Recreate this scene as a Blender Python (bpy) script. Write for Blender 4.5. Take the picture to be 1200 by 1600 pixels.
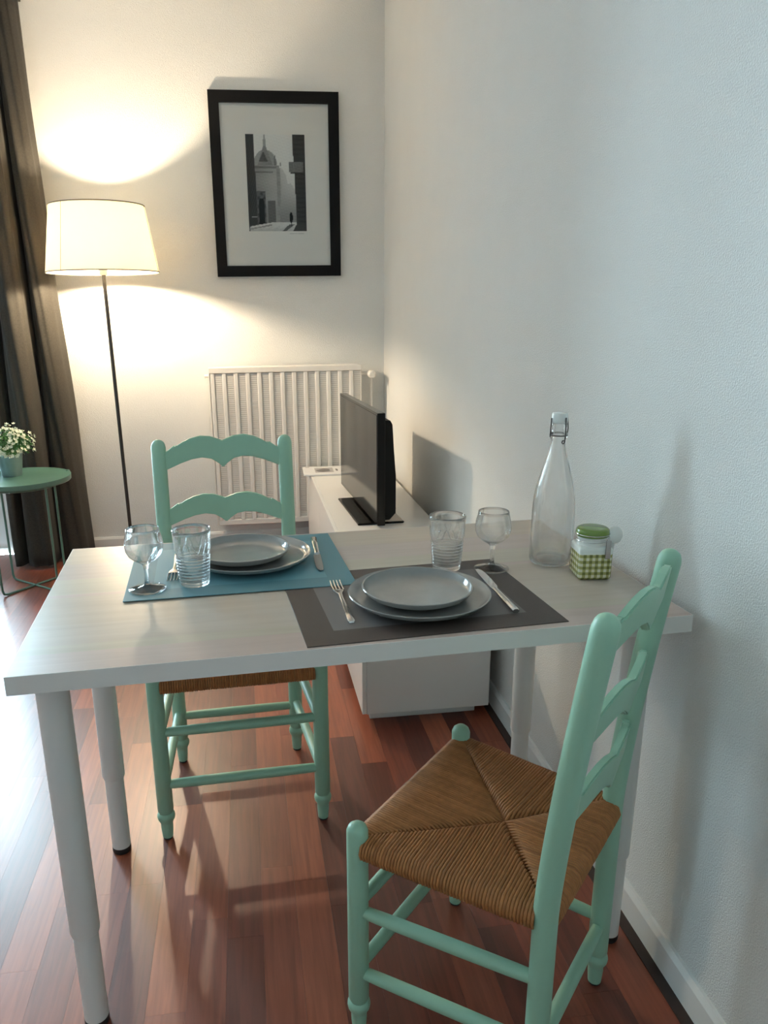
import bpy, bmesh, math, random
from mathutils import Vector, Matrix
random.seed(7)
S = bpy.context.scene
for o in list(bpy.data.objects): bpy.data.objects.remove(o)
COL = S.collection
PI = math.pi

# ------------------------------------------------------------------ camera
F_PX, PPX, PPY = 1172.94, 533.35, 835.13
CP = Vector((-.7566, -1.0902, 1.2379)); PITCH, YAW, ROLL = .2877, .124, -.015
cam_d = bpy.data.cameras.new('camera'); cam = bpy.data.objects.new('camera', cam_d); COL.objects.link(cam)
_f = Vector((math.sin(YAW)*math.cos(PITCH), math.cos(YAW)*math.cos(PITCH), -math.sin(PITCH)))
_r = Vector((math.cos(YAW), -math.sin(YAW), 0)); _u = _r.cross(_f)
_r2 = _r*math.cos(ROLL)+_u*math.sin(ROLL); _u2 = _u*math.cos(ROLL)-_r*math.sin(ROLL)
_m = Matrix((_r2, _u2, -_f)).transposed().to_4x4(); _m.translation = CP
cam.matrix_world = _m
cam_d.sensor_fit = 'VERTICAL'; cam_d.sensor_height = 36.0; cam_d.lens = F_PX/1600*36.0
cam_d.shift_x = (600-PPX)/1600; cam_d.shift_y = -(800-PPY)/1600
cam_d.clip_start = .02
S.camera = cam

# ------------------------------------------------------------------ sky and exposure
SKY_STRENGTH = 42.0
w = bpy.data.worlds.new('sky'); S.world = w; w.use_nodes = True
bg = w.node_tree.nodes['Background']; bg.inputs[0].default_value = (.61, .865, 1.0, 1); bg.inputs[1].default_value = SKY_STRENGTH
S.view_settings.view_transform = 'Standard'; S.view_settings.look = 'None'
S.view_settings.gamma = 1.0; S.view_settings.use_curve_mapping = False
S.view_settings.exposure = 0.15

YB, XL, YF, ZC = 3.0014, -3.45, -2.6, 2.75          # back wall, left wall, rear wall, ceiling
WX0, WX1, WZ1 = -3.22, -2.02, 2.25                  # French window opening
pd = bpy.data.lights.new('window_portal', 'AREA'); pd.shape = 'RECTANGLE'; pd.size = WX1-WX0; pd.size_y = WZ1
pd.cycles.is_portal = True
po = bpy.data.objects.new('window_portal', pd); COL.objects.link(po)
po.location = ((WX0+WX1)/2, YB+.16, WZ1/2); po.rotation_euler = (-PI/2, 0, 0)

# ------------------------------------------------------------------ materials
def new_mat(name):
    m = bpy.data.materials.new(name); m.use_nodes = True
    nt = m.node_tree; return m, nt, nt.nodes['Principled BSDF']
def N(nt, t, **k):
    n = nt.nodes.new(t)
    for a, b in k.items(): setattr(n, a, b)
    return n
def mat(name, col, rough=.5, metal=0, spec=.5, coat=0, noise=0, nscale=20, bump=0, bscale=100, stretch=(1,1,1), sheen=0, bdist=.002):
    m, nt, b = new_mat(name); L = nt.links.new
    b.inputs['Base Color'].default_value = (*col, 1); b.inputs['Roughness'].default_value = rough
    b.inputs['Metallic'].default_value = metal; b.inputs['Specular IOR Level'].default_value = spec
    b.inputs['Coat Weight'].default_value = coat; b.inputs['Coat Roughness'].default_value = .1
    b.inputs['Sheen Weight'].default_value = sheen
    if noise or bump:
        tc = N(nt, 'ShaderNodeTexCoord'); mp = N(nt, 'ShaderNodeMapping'); mp.inputs['Scale'].default_value = stretch
        L(tc.outputs['Object'], mp.inputs[0])
        if noise:
            nz = N(nt, 'ShaderNodeTexNoise'); nz.inputs['Scale'].default_value = nscale; nz.inputs['Detail'].default_value = 5
            L(mp.outputs[0], nz.inputs['Vector'])
            r = N(nt, 'ShaderNodeMix', data_type='RGBA')
            r.inputs[6].default_value = (*[c*(1-noise) for c in col], 1); r.inputs[7].default_value = (*[min(1, c*(1+noise)) for c in col], 1)
            L(nz.outputs['Fac'], r.inputs[0]); L(r.outputs[2], b.inputs['Base Color'])
        if bump:
            nb = N(nt, 'ShaderNodeTexNoise'); nb.inputs['Scale'].default_value = bscale; nb.inputs['Detail'].default_value = 4
            L(mp.outputs[0], nb.inputs['Vector'])
            bp = N(nt, 'ShaderNodeBump'); bp.inputs['Strength'].default_value = bump; bp.inputs['Distance'].default_value = bdist
            L(nb.outputs['Fac'], bp.inputs['Height']); L(bp.outputs[0], b.inputs['Normal'])
    return m

M = {}
M['wall'] = mat('rough_plaster', (.80, .80, .775), .85, spec=.2, noise=.025, nscale=6, bump=.95, bscale=310, bdist=.003)
M['ceiling'] = mat('ceiling_paint', (.85, .84, .82), .9, spec=.2)
M['white_trim'] = mat('white_trim_paint', (.78, .78, .76), .45, noise=.03, nscale=8)
M['dark_gap'] = mat('dark_floor_strip', (.035, .018, .014), .5, noise=.3, nscale=30)
M['mint'] = mat('mint_paint', (.305, .525, .385), .42, noise=.07, nscale=14, bump=.25, bscale=60, stretch=(1, 1, .4))
M['mint_tip'] = mat('worn_mint_paint', (.42, .58, .47), .5, noise=.15, nscale=60)
M['white_leg'] = mat('white_lacquered_steel', (.72, .72, .69), .35)
M['rubber'] = mat('black_rubber', (.015, .015, .015), .6)
M['white_gloss'] = mat('white_furniture_foil', (.80, .78, .75), .28, noise=.015, nscale=5)
M['white_rad'] = mat('white_radiator_enamel', (.80, .77, .72), .38)
M['rad_slot'] = mat('radiator_inside', (.60, .57, .52), .7)
M['black_gloss'] = mat('black_gloss_plastic', (.004, .004, .004), .15, spec=.25)
M['black_matt'] = mat('black_plastic', (.006, .006, .006), .55, spec=.2)
M['screen'] = mat('dark_screen_glass', (.010, .011, .012), .10, spec=.45)
M['frame_black'] = mat('black_picture_moulding', (.004, .004, .0045), .55, spec=.15)
M['mat_board'] = mat('white_mount_board', (.84, .83, .78), .9, spec=.1)
M['plate'] = mat('grey_stoneware_glaze', (.285, .274, .258), .13, coat=.4, noise=.10, nscale=40)
M['plate_foot'] = mat('grey_stoneware_side', (.115, .11, .105), .4, noise=.15, nscale=60)
M['steel'] = mat('polished_steel', (.62, .61, .60), .14, metal=1)
M['lamp_metal'] = mat('dark_lamp_metal', (.06, .055, .05), .35, metal=.6)
M['table_green'] = mat('sage_green_steel', (.10, .205, .160), .28, noise=.08, nscale=12)
M['zinc'] = mat('zinc_pot', (.40, .47, .50), .35, metal=.7, noise=.25, nscale=25)
M['leaf'] = mat('small_leaf', (.09, .22, .06), .55, noise=.4, nscale=60)
M['petal'] = mat('cream_blossom', (.72, .74, .58), .6)
M['soil'] = mat('moss', (.05, .07, .02), .9)
M['lid_green'] = mat('green_ceramic_lid', (.155, .245, .035), .25, coat=.4, noise=.08, nscale=30)
M['ceramic'] = mat('white_ceramic', (.80, .80, .76), .2)
M['rubber_white'] = mat('clear_seal', (.66, .68, .66), .4)
M['paper'] = mat('white_paper', (.78, .77, .76), .4)
M['ink'] = mat('grey_ink', (.16, .15, .15), .5, noise=.7, nscale=30)
M['ink_light'] = mat('pale_ink', (.42, .40, .40), .5, noise=.5, nscale=50)
M['socket'] = mat('lamp_socket', (.7, .7, .68), .4)
M['shade_rim'] = mat('shade_rim_tape', (.16, .14, .10), .6)

def glass_mat(name, col=(1, 1, 1), solid=.68):
    # thin blown glass: see-through, mirror-like towards its edges
    m, nt, b = new_mat(name); L = nt.links.new; nt.nodes.remove(b); out = nt.nodes['Material Output']
    tr = N(nt, 'ShaderNodeBsdfTransparent'); tr.inputs[0].default_value = (*col, 1)
    gl = N(nt, 'ShaderNodeBsdfGlossy'); gl.inputs['Roughness'].default_value = .03
    lw_ = N(nt, 'ShaderNodeLayerWeight'); lw_.inputs['Blend'].default_value = .5
    pw = N(nt, 'ShaderNodeMath', operation='POWER'); pw.inputs[1].default_value = 4.0; L(lw_.outputs['Facing'], pw.inputs[0])
    ma = N(nt, 'ShaderNodeMath', operation='MULTIPLY_ADD'); ma.inputs[1].default_value = .75; ma.inputs[2].default_value = .045; L(pw.outputs[0], ma.inputs[0])
    mx = N(nt, 'ShaderNodeMixShader'); L(ma.outputs[0], mx.inputs[0]); L(tr.outputs[0], mx.inputs[1]); L(gl.outputs[0], mx.inputs[2])
    rg = N(nt, 'ShaderNodeBsdfGlass'); rg.inputs['Color'].default_value = (1, 1, 1, 1); rg.inputs['Roughness'].default_value = 0; rg.inputs['IOR'].default_value = 1.45
    m2 = N(nt, 'ShaderNodeMixShader'); m2.inputs[0].default_value = solid; L(mx.outputs[0], m2.inputs[1]); L(rg.outputs[0], m2.inputs[2]); L(m2.outputs[0], out.inputs[0])
    return m
M['glass'] = glass_mat('clear_drinking_glass', (.985, .995, .995))
M['bottle_glass'] = glass_mat('bottle_glass', (.985, .995, .99), .75)
def pane_mat(name, refl):
    m, nt, b = new_mat(name); L = nt.links.new; nt.nodes.remove(b)
    out = nt.nodes['Material Output']; tr = N(nt, 'ShaderNodeBsdfTransparent'); gl = N(nt, 'ShaderNodeBsdfGlossy'); gl.inputs['Roughness'].default_value = .02
    fr = N(nt, 'ShaderNodeFresnel'); fr.inputs['IOR'].default_value = refl
    mx = N(nt, 'ShaderNodeMixShader'); L(fr.outputs[0], mx.inputs[0]); L(tr.outputs[0], mx.inputs[1]); L(gl.outputs[0], mx.inputs[2]); L(mx.outputs[0], out.inputs[0])
    return m
M['pane'] = pane_mat('window_glazing', 1.45)
M['picture_glass'] = pane_mat('picture_glazing', 1.22)

def shade_mat():
    m, nt, b = new_mat('cream_lamp_fabric'); L = nt.links.new; nt.nodes.remove(b); out = nt.nodes['Material Output']
    d = N(nt, 'ShaderNodeBsdfDiffuse'); d.inputs[0].default_value = (.86, .80, .64, 1)
    t = N(nt, 'ShaderNodeBsdfTranslucent'); t.inputs[0].default_value = (.95, .89, .76, 1)
    mx = N(nt, 'ShaderNodeMixShader'); mx.inputs[0].default_value = .55
    L(d.outputs[0], mx.inputs[1]); L(t.outputs[0], mx.inputs[2]); L(mx.outputs[0], out.inputs[0]); return m
M['shade'] = shade_mat()
def emit_mat(name, col, s):
    m, nt, b = new_mat(name); b.inputs['Base Color'].default_value = (*col, 1)
    b.inputs['Emission Color'].default_value = (*col, 1); b.inputs['Emission Strength'].default_value = s; return m
M['bulb'] = emit_mat('warm_bulb', (1.0, .80, .56), 2600)

def curtain_mat():
    m, nt, b = new_mat('taupe_curtain_cloth'); L = nt.links.new
    tc = N(nt, 'ShaderNodeTexCoord'); nz = N(nt, 'ShaderNodeTexNoise'); nz.inputs['Scale'].default_value = 140
    L(tc.outputs['Object'], nz.inputs['Vector'])
    cr = N(nt, 'ShaderNodeMix', data_type='RGBA'); cr.inputs[6].default_value = (.018, .017, .0145, 1); cr.inputs[7].default_value = (.046, .041, .033, 1)
    L(nz.outputs['Fac'], cr.inputs[0]); L(cr.outputs[2], b.inputs['Base Color'])
    b.inputs['Roughness'].default_value = .75; b.inputs['Sheen Weight'].default_value = .1; b.inputs['Specular IOR Level'].default_value = .25
    return m
M['curtain'] = curtain_mat()

def wood_floor(name, src):
    m, nt, b = new_mat(name); L = nt.links.new
    tc = N(nt, 'ShaderNodeTexCoord')
    if src == 'obj':
        oi = N(nt, 'ShaderNodeObjectInfo'); rnd = oi.outputs['Random']
    else:
        at = N(nt, 'ShaderNodeAttribute'); at.attribute_name = 'tone'; rnd = at.outputs['Fac']
    geo = N(nt, 'ShaderNodeNewGeometry')
    off = N(nt, 'ShaderNodeVectorMath', operation='ADD'); sc = N(nt, 'ShaderNodeMath', operation='MULTIPLY'); sc.inputs[1].default_value = 37
    L(rnd, sc.inputs[0]); L(geo.outputs['Position'], off.inputs[0]); L(sc.outputs[0], off.inputs[1])
    mp = N(nt, 'ShaderNodeMapping'); mp.inputs['Scale'].default_value = (55, 3.0, 20); L(off.outputs[0], mp.inputs[0])
    nz = N(nt, 'ShaderNodeTexNoise'); nz.inputs['Scale'].default_value = 1.6; nz.inputs['Detail'].default_value = 6; nz.inputs['Distortion'].default_value = .6
    L(mp.outputs[0], nz.inputs['Vector'])
    ramp = N(nt, 'ShaderNodeValToRGB'); e = ramp.color_ramp.elements
    e[0].position = 0; e[0].color = (.14, .032, .018, 1); e[1].position = 1; e[1].color = (.39, .108, .050, 1)
    e2 = e.new(.45); e2.color = (.205, .047, .025, 1); e3 = e.new(.75); e3.color = (.30, .077, .038, 1)
    L(rnd, ramp.inputs[0])
    mx = N(nt, 'ShaderNodeMix', data_type='RGBA', blend_type='MULTIPLY'); mx.inputs[0].default_value = .75
    gr = N(nt, 'ShaderNodeValToRGB'); gr.color_ramp.elements[0].position = .3; gr.color_ramp.elements[0].color = (.60, .55, .53, 1); gr.color_ramp.elements[1].position = .68; gr.color_ramp.elements[1].color = (1.12, 1.1, 1.08, 1)
    L(nz.outputs['Fac'], gr.inputs[0]); L(ramp.outputs[0], mx.inputs[6]); L(gr.outputs[0], mx.inputs[7]); L(mx.outputs[2], b.inputs['Base Color'])
    b.inputs['Roughness'].default_value = .42; b.inputs['Specular IOR Level'].default_value = .55; b.inputs['Coat Weight'].default_value = .25; b.inputs['Coat Roughness'].default_value = .28
    bp = N(nt, 'ShaderNodeBump'); bp.inputs['Strength'].default_value = .12; bp.inputs['Distance'].default_value = .001; L(nz.outputs['Fac'], bp.inputs['Height']); L(bp.outputs[0], b.inputs['Normal'])
    return m
M['plank'] = wood_floor('merbau_plank', 'obj'); M['plank_far'] = wood_floor('merbau_plank_strip', 'geo')

def oak_top():
    m, nt, b = new_mat('white_stained_oak'); L = nt.links.new
    tc = N(nt, 'ShaderNodeTexCoord'); mp = N(nt, 'ShaderNodeMapping'); mp.inputs['Scale'].default_value = (1.0, 16, 16); L(tc.outputs['Object'], mp.inputs[0])
    nz = N(nt, 'ShaderNodeTexNoise'); nz.inputs['Scale'].default_value = 3.2; nz.inputs['Detail'].default_value = 7; nz.inputs['Distortion'].default_value = .5; L(mp.outputs[0], nz.inputs['Vector'])
    # broad staves
    mp2 = N(nt, 'ShaderNodeMapping'); mp2.inputs['Scale'].default_value = (.01, 9.5, .01); L(tc.outputs['Object'], mp2.inputs[0])
    wn = N(nt, 'ShaderNodeTexVoronoi'); wn.inputs['Scale'].default_value = 1.0; L(mp2.outputs[0], wn.inputs['Vector'])
    c1 = N(nt, 'ShaderNodeMix', data_type='RGBA'); c1.inputs[6].default_value = (.47, .385, .315, 1); c1.inputs[7].default_value = (.61, .525, .445, 1); L(nz.outputs['Fac'], c1.inputs[0])
    c2 = N(nt, 'ShaderNodeMix', data_type='RGBA', blend_type='MULTIPLY'); c2.inputs[0].default_value = .10
    L(c1.outputs[2], c2.inputs[6]); L(wn.outputs['Color'], c2.inputs[7]); L(c2.outputs[2], b.inputs['Base Color'])
    b.inputs['Roughness'].default_value = .36
    bp = N(nt, 'ShaderNodeBump'); bp.inputs['Strength'].default_value = .06; bp.inputs['Distance'].default_value = .001; L(nz.outputs['Fac'], bp.inputs['Height']); L(bp.outputs[0], b.inputs['Normal'])
    return m
M['oak'] = oak_top(); M['edge'] = mat('pale_edge_band', (.74, .71, .67), .4, noise=.03, nscale=6)

def weave(name, c_border, c_in, w, h, brd, inner_x1=None):
    """woven vinyl place mat: border band, paler panel, fine weave (object coords run 0..w, 0..h)"""
    m, nt, b = new_mat(name); L = nt.links.new
    tc = N(nt, 'ShaderNodeTexCoord'); sp = N(nt, 'ShaderNodeSeparateXYZ'); L(tc.outputs['Object'], sp.inputs[0])
    def mth(op, a, v):
        n = N(nt, 'ShaderNodeMath', operation=op)
        for i, q in enumerate((a, v)):
            if isinstance(q, (int, float)): n.inputs[i].default_value = q
            else: L(q, n.inputs[i])
        return n.outputs[0]
    x, y = sp.outputs[0], sp.outputs[1]
    ins = mth('MULTIPLY', mth('MULTIPLY', mth('GREATER_THAN', x, brd), mth('LESS_THAN', x, w-brd)), mth('MULTIPLY', mth('GREATER_THAN', y, brd), mth('LESS_THAN', y, h-brd)))
    a = mth('SINE', mth('MULTIPLY', x, 2600), 0); c = mth('SINE', mth('MULTIPLY', y, 2600), 0)
    wv = mth('MULTIPLY', a, c)
    mx = N(nt, 'ShaderNodeMix', data_type='RGBA'); mx.inputs[6].default_value = (*c_border, 1); mx.inputs[7].default_value = (*c_in, 1); L(ins, mx.inputs[0])
    m2 = N(nt, 'ShaderNodeMix', data_type='RGBA', blend_type='MULTIPLY'); m2.inputs[0].default_value = .35
    L(mx.outputs[2], m2.inputs[6]); cr = N(nt, 'ShaderNodeMapRange'); cr.inputs[1].default_value = -1; cr.inputs[3].default_value = .4; cr.inputs[4].default_value = 1.3
    L(wv, cr.inputs[0]); L(cr.outputs[0], m2.inputs[7]); L(m2.outputs[2], b.inputs['Base Color'])
    b.inputs['Roughness'].default_value = .5
    bp = N(nt, 'ShaderNodeBump'); bp.inputs['Strength'].default_value = .25; bp.inputs['Distance'].default_value = .0006; L(wv, bp.inputs['Height']); L(bp.outputs[0], b.inputs['Normal'])
    return m

def rush_mat():
    m, nt, b = new_mat('rush_cord'); L = nt.links.new
    at = N(nt, 'ShaderNodeAttribute'); at.attribute_name = 'tone'
    r = N(nt, 'ShaderNodeValToRGB'); e = r.color_ramp.elements
    e[0].color = (.24, .080, .018, 1); e[1].color = (.70, .30, .095, 1); L(at.outputs['Fac'], r.inputs[0]); 
    tc = N(nt, 'ShaderNodeTexCoord'); nz = N(nt, 'ShaderNodeTexNoise'); nz.inputs['Scale'].default_value = 90; L(tc.outputs['Object'], nz.inputs['Vector'])
    mx = N(nt, 'ShaderNodeMix', data_type='RGBA', blend_type='MULTIPLY'); mx.inputs[0].default_value = .45; L(r.outputs[0], mx.inputs[6]); L(nz.outputs['Fac'], mx.inputs[7])
    L(mx.outputs[2], b.inputs['Base Color']); b.inputs['Roughness'].default_value = .6
    return m
M['rush'] = rush_mat()

def gingham():
    m, nt, b = new_mat('green_gingham_ceramic'); L = nt.links.new
    tc = N(nt, 'ShaderNodeTexCoord'); sp = N(nt, 'ShaderNodeSeparateXYZ'); L(tc.outputs['Object'], sp.inputs[0])
    def mth(op, a, v=0):
        n = N(nt, 'ShaderNodeMath', operation=op)
        for i, q in enumerate((a, v)):
            if isinstance(q, (int, float)): n.inputs[i].default_value = q
            else: L(q, n.inputs[i])
        return n.outputs[0]
    k = 88
    s1 = mth('GREATER_THAN', mth('SINE', mth('MULTIPLY', mth('ADD', sp.outputs[0], sp.outputs[1]), k*2*PI)), 0)
    s2 = mth('GREATER_THAN', mth('SINE', mth('MULTIPLY', sp.outputs[2], k*2*PI)), 0)
    low = mth('LESS_THAN', sp.outputs[2], .052)
    f = mth('MULTIPLY', mth('MULTIPLY', mth('ADD', s1, s2), .5), low)
    r = N(nt, 'ShaderNodeValToRGB'); r.color_ramp.interpolation = 'CONSTANT'; e = r.color_ramp.elements
    e[0].color = (.78, .76, .56, 1); e[1].position = .3; e[1].color = (.43, .41, .15, 1); e2 = e.new(.8); e2.color = (.18, .185, .05, 1)
    L(f, r.inputs[0])
    mx = N(nt, 'ShaderNodeMix', data_type='RGBA'); mx.inputs[6].default_value = (.78, .80, .74, 1); L(low, mx.inputs[0]); L(r.outputs[0], mx.inputs[7])
    L(mx.outputs[2], b.inputs['Base Color']); b.inputs['Roughness'].default_value = .22; b.inputs['Coat Weight'].default_value = .3
    return m
M['gingham'] = gingham()

def print_mat():
    m, nt, b = new_mat('black_and_white_print'); at = N(nt, 'ShaderNodeAttribute'); at.attribute_name = 'tone'
    nt.links.new(at.outputs['Color'], b.inputs['Base Color']); b.inputs['Roughness'].default_value = .8; b.inputs['Specular IOR Level'].default_value = .1; return m
M['print'] = print_mat()

# ------------------------------------------------------------------ mesh helpers
class MB:
    def __init__(s): s.bm = bmesh.new()
    def box(s, x0, x1, y0, y1, z0, z1, bev=0, seg=1):
        t = bmesh.new(); bmesh.ops.create_cube(t, size=1)
        for v in t.verts: v.co = Vector(((x0+x1)/2+v.co.x*(x1-x0), (y0+y1)/2+v.co.y*(y1-y0), (z0+z1)/2+v.co.z*(z1-z0)))
        if bev: bmesh.ops.bevel(t, geom=t.edges[:], offset=bev, segments=seg, affect='EDGES', profile=.5)
        return s._join(t)
    def _join(s, t):
        me = bpy.data.meshes.new('tmp'); t.to_mesh(me); t.free(); s.bm.from_mesh(me); bpy.data.meshes.remove(me); return s
    def lathe(s, prof, seg=32, c=(0, 0, 0), closed=False):
        """prof: list of (r,z); r=0 ends become poles; closed joins last to first"""
        bm = s.bm; rings = []
        for r, z in prof:
            if r < 1e-6: rings.append([bm.verts.new((c[0], c[1], c[2]+z))])
            else: rings.append([bm.verts.new((c[0]+r*math.cos(2*PI*k/seg), c[1]+r*math.sin(2*PI*k/seg), c[2]+z)) for k in range(seg)])
        pairs = list(zip(rings, rings[1:]))
        if closed: pairs.append((rings[-1], rings[0]))
        for A, B in pairs:
            for k in range(seg):
                k2 = (k+1) % seg
                if len(A) == 1 and len(B) == 1: continue
                if len(A) == 1: f = (A[0], B[k2], B[k])
                elif len(B) == 1: f = (A[k], A[k2], B[0])
                else: f = (A[k], A[k2], B[k2], B[k])
                bm.faces.new(f)
        return s
    def tube(s, pts, rad, seg=10, cap=True, flat=None):
        """pts list of Vector; rad number or list; flat=(axis Vector, factor) squashes the section along axis"""
        bm = s.bm; pts = [Vector(p) for p in pts]; n = len(pts)
        if not isinstance(rad, (list, tuple)): rad = [rad]*n
        t0 = (pts[1]-pts[0]).normalized(); ref = Vector((0, 0, 1)) if abs(t0.z) < .9 else Vector((0, 1, 0))
        nrm = t0.cross(ref).normalized(); rings = []
        for i, p in enumerate(pts):
            t = (pts[min(i+1, n-1)]-pts[max(i-1, 0)]).normalized()
            nrm = (nrm-t*nrm.dot(t)).normalized(); b = t.cross(nrm); ring = []
            for k in range(seg):
                a = 2*PI*k/seg; v = (nrm*math.cos(a)+b*math.sin(a))*rad[i]
                if flat: v = v-flat[0]*(v.dot(flat[0])*(1-flat[1]))
                ring.append(bm.verts.new(p+v))
            rings.append(ring)
        for A, B in zip(rings, rings[1:]):
            for k in range(seg): bm.faces.new((A[k], A[(k+1) % seg], B[(k+1) % seg], B[k]))
        if cap: bm.faces.new(rings[0][::-1]); bm.faces.new(rings[-1])
        return s
    def prism(s, poly, d0, d1, fn):
        """extrude 2D polygon between depths d0,d1; fn(u,v,d)->3D"""
        bm = s.bm; A = [bm.verts.new(fn(u, v, d0)) for u, v in poly]; B = [bm.verts.new(fn(u, v, d1)) for u, v in poly]
        n = len(poly)
        for k in range(n): bm.faces.new((A[k], A[(k+1) % n], B[(k+1) % n], B[k]))
        bm.faces.new(A[::-1]); bm.faces.new(B); return s
    def mesh(s, name, m, smooth=40, normals=True):
        bm = s.bm
        if normals: bmesh.ops.recalc_face_normals(bm, faces=bm.faces[:])
        if smooth:
            for f in bm.faces: f.smooth = True
            for e in bm.edges:
                if len(e.link_faces) == 2 and e.calc_face_angle(0) > math.radians(smooth): e.smooth = False
        me = bpy.data.meshes.new(name); bm.to_mesh(me); bm.free()
        if m: me.materials.append(m if not isinstance(m, str) else M[m])
        return me
    def build(s, name, m, parent=None, smooth=40, loc=None, rz=0):
        return link(name, s.mesh(name, m, smooth), parent, loc, rz)
def link(name, me, parent=None, loc=None, rz=0):
    o = bpy.data.objects.new(name, me); COL.objects.link(o)
    if parent: o.parent = parent
    if loc: o.location = loc
    if rz: o.rotation_euler.z = rz
    return o
def tag(o, label, cat, group=None):
    o['label'] = label; o['category'] = cat
    if group: o['group'] = group
    return o
def thing(name, label, cat, loc=(0, 0, 0), rz=0, group=None):
    o = bpy.data.objects.new(name, None); o.empty_display_size = .05; COL.objects.link(o); o.location = loc; o.rotation_euler.z = rz
    return tag(o, label, cat, group)
def struct(o): o['kind'] = 'structure'; return o
def copy_tree(o, parent=None):
    c = o.copy(); COL.objects.link(c); c.parent = parent
    for ch in list(o.children): copy_tree(ch, c)
    return c

# ------------------------------------------------------------------ room shell
T = .14
struct(MB().box(0, T, YF-T, YB+T, -.02, ZC).build('wall_right', 'wall', smooth=0))
wb = MB(); wb.box(XL-T, WX0, YB, YB+T, -.02, ZC); wb.box(WX1, 0, YB, YB+T, -.02, ZC); wb.box(WX0, WX1, YB, YB+T, WZ1, ZC)
struct(wb.build('wall_back', 'wall', smooth=0))
struct(MB().box(XL-T, XL, YF-T, YB, -.02, ZC).build('wall_left', 'wall', smooth=0))
struct(MB().box(XL, 0, YF-T, YF, -.02, ZC).build('wall_rear', 'wall', smooth=0))
struct(MB().box(XL-T, T, YF-T, YB+T, ZC, ZC+.1).build('ceiling', 'ceiling', smooth=0))

# floor: base slab, individual planks where the photo shows them, the rest joined
PW = .074; PT = .010
floor = struct(MB().box(XL, 0, YF, YB, -.05, -PT).build('floor', 'dark_gap', smooth=0))
lens = (.36, .45, .54, .62)
pm = {}
for l in lens:
    pm[l] = MB().box(.00015, PW-.00015, .00015, l-.00015, -PT, 0).mesh('plank', 'plank', 0)
far = bmesh.new(); tone = []
def far_box(x0, x1, y0, y1):
    vs = [far.verts.new(p) for p in ((x0, y0, 0), (x1, y0, 0), (x1, y1, 0), (x0, y1, 0), (x0, y0, -PT), (x1, y0, -PT), (x1, y1, -PT), (x0, y1, -PT))]
    for q in ((0, 1, 2, 3), (0, 4, 5, 1), (1, 5, 6, 2), (2, 6, 7, 3), (3, 7, 4, 0)): far.faces.new([vs[i] for i in q])
    t = random.random(); tone.extend([t]*8)
XV, YV0 = -2.15, -.40
npl = 0; x = -.034
while x > XL:
    x0 = max(x-PW, XL); y = YF+random.random()*-.5
    while y < YB:
        l = random.choice(lens); y0, y1 = y, y+l; y = y1
        if y1 <= YF: continue
        vis_half = y1 > YV0 and x0 > XV
        # cone of view on the floor
        if vis_half and (x0+PW > -.30*y1-1.38) and y0 >= YF and npl < 300 and x0 == x-PW:
            o = link('plank', pm[l], floor, (x0, y0, 0)); npl += 1
            if y1 > YB: o.scale.y = (YB-y0)/l
        else: far_box(x0+.0004, x-.0004, max(y0, YF)+.0004, min(y1, YB)-.0004)
    x -= PW
fm = bpy.data.meshes.new('plank_strips'); far.to_mesh(fm); far.free(); fm.materials.append(M['plank_far'])
at = fm.attributes.new('tone', 'FLOAT', 'POINT'); at.data.foreach_set('value', tone)
ff = link('plank_strips', fm, floor); ff['kind'] = 'stuff'

# skirting boards
def skirting(name, p0, p1, n):
    """profile extruded from p0 to p1, n = direction into the room"""
    prof = [(0, 0), (.012, 0), (.012, .060), (.006, .072), (0, .072)]
    p0, p1, n = Vector(p0), Vector(p1), Vector(n); b = MB()
    A = [b.bm.verts.new(p0+n*u+Vector((0, 0, v))) for u, v in prof]; B = [b.bm.verts.new(p1+n*u+Vector((0, 0, v))) for u, v in prof]
    k = len(prof)
    for i in range(k): b.bm.faces.new((A[i], A[(i+1) % k], B[(i+1) % k], B[i]))
    b.bm.faces.new(A[::-1]); b.bm.faces.new(B)
    return struct(b.build(name, 'white_trim', smooth=0))
skirting('baseboard_right', (0, YF+.012, 0), (0, YB-.012, 0), (-1, 0, 0))
skirting('baseboard_back', (WX1+.06, YB, 0), (0, YB, 0), (0, -1, 0))
skirting('baseboard_left', (XL, YF+.012, 0), (XL, YB, 0), (1, 0, 0))
skirting('baseboard_rear', (XL, YF, 0), (0, YF, 0), (0, 1, 0))
struct(MB().box(-.034, -.012, YF+.02, YB-.02, -PT, .003).build('gap_shade_strip', 'dark_gap', smooth=0))  # flat dark strip, its colour standing in for the shadowed gap at the floor edge

# French window
win = bpy.data.objects.new('window_1', None); COL.objects.link(win); struct(win); win.location = (WX0, YB+.02, 0)
WW = WX1-WX0
fr = MB(); fr.box(0, .05, 0, .07, 0, WZ1); fr.box(WW-.05, WW, 0, .07, 0, WZ1); fr.box(.05, WW-.05, 0, .07, WZ1-.05, WZ1); fr.box(.05, WW-.05, 0, .07, 0, .03)
fr.build('window_frame', 'white_trim', win, 0)
lw = (WW-.10)/2
for i in range(2):
    x0 = .05+i*lw; x1 = x0+lw; b = MB(); s = .075
    b.box(x0, x0+s, .005, .055, .03, WZ1-.05, .003); b.box(x1-s, x1, .005, .055, .03, WZ1-.05, .003)
    b.box(x0+s, x1-s, .005, .055, WZ1-.05-s, WZ1-.05, .003); b.box(x0+s, x1-s, .005, .055, .03, .12, .003); b.box(x0+s, x1-s, .005, .055, .30, .38, .003)
    sash = b.build('sash', 'white_trim', win, 0)
    MB().box(x0+s, x1-s, .020, .040, .12, .30).build('panel', 'white_trim', sash, 0)
    MB().box(x0+s, x1-s, .028, .032, .38, WZ1-.05-s).build('pane', 'pane', sash, 0)
MB().box(.05+lw-.03, .05+lw-.005, -.03, .005, 1.0, 1.10, .004).build('window_handle', 'steel', win)

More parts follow.
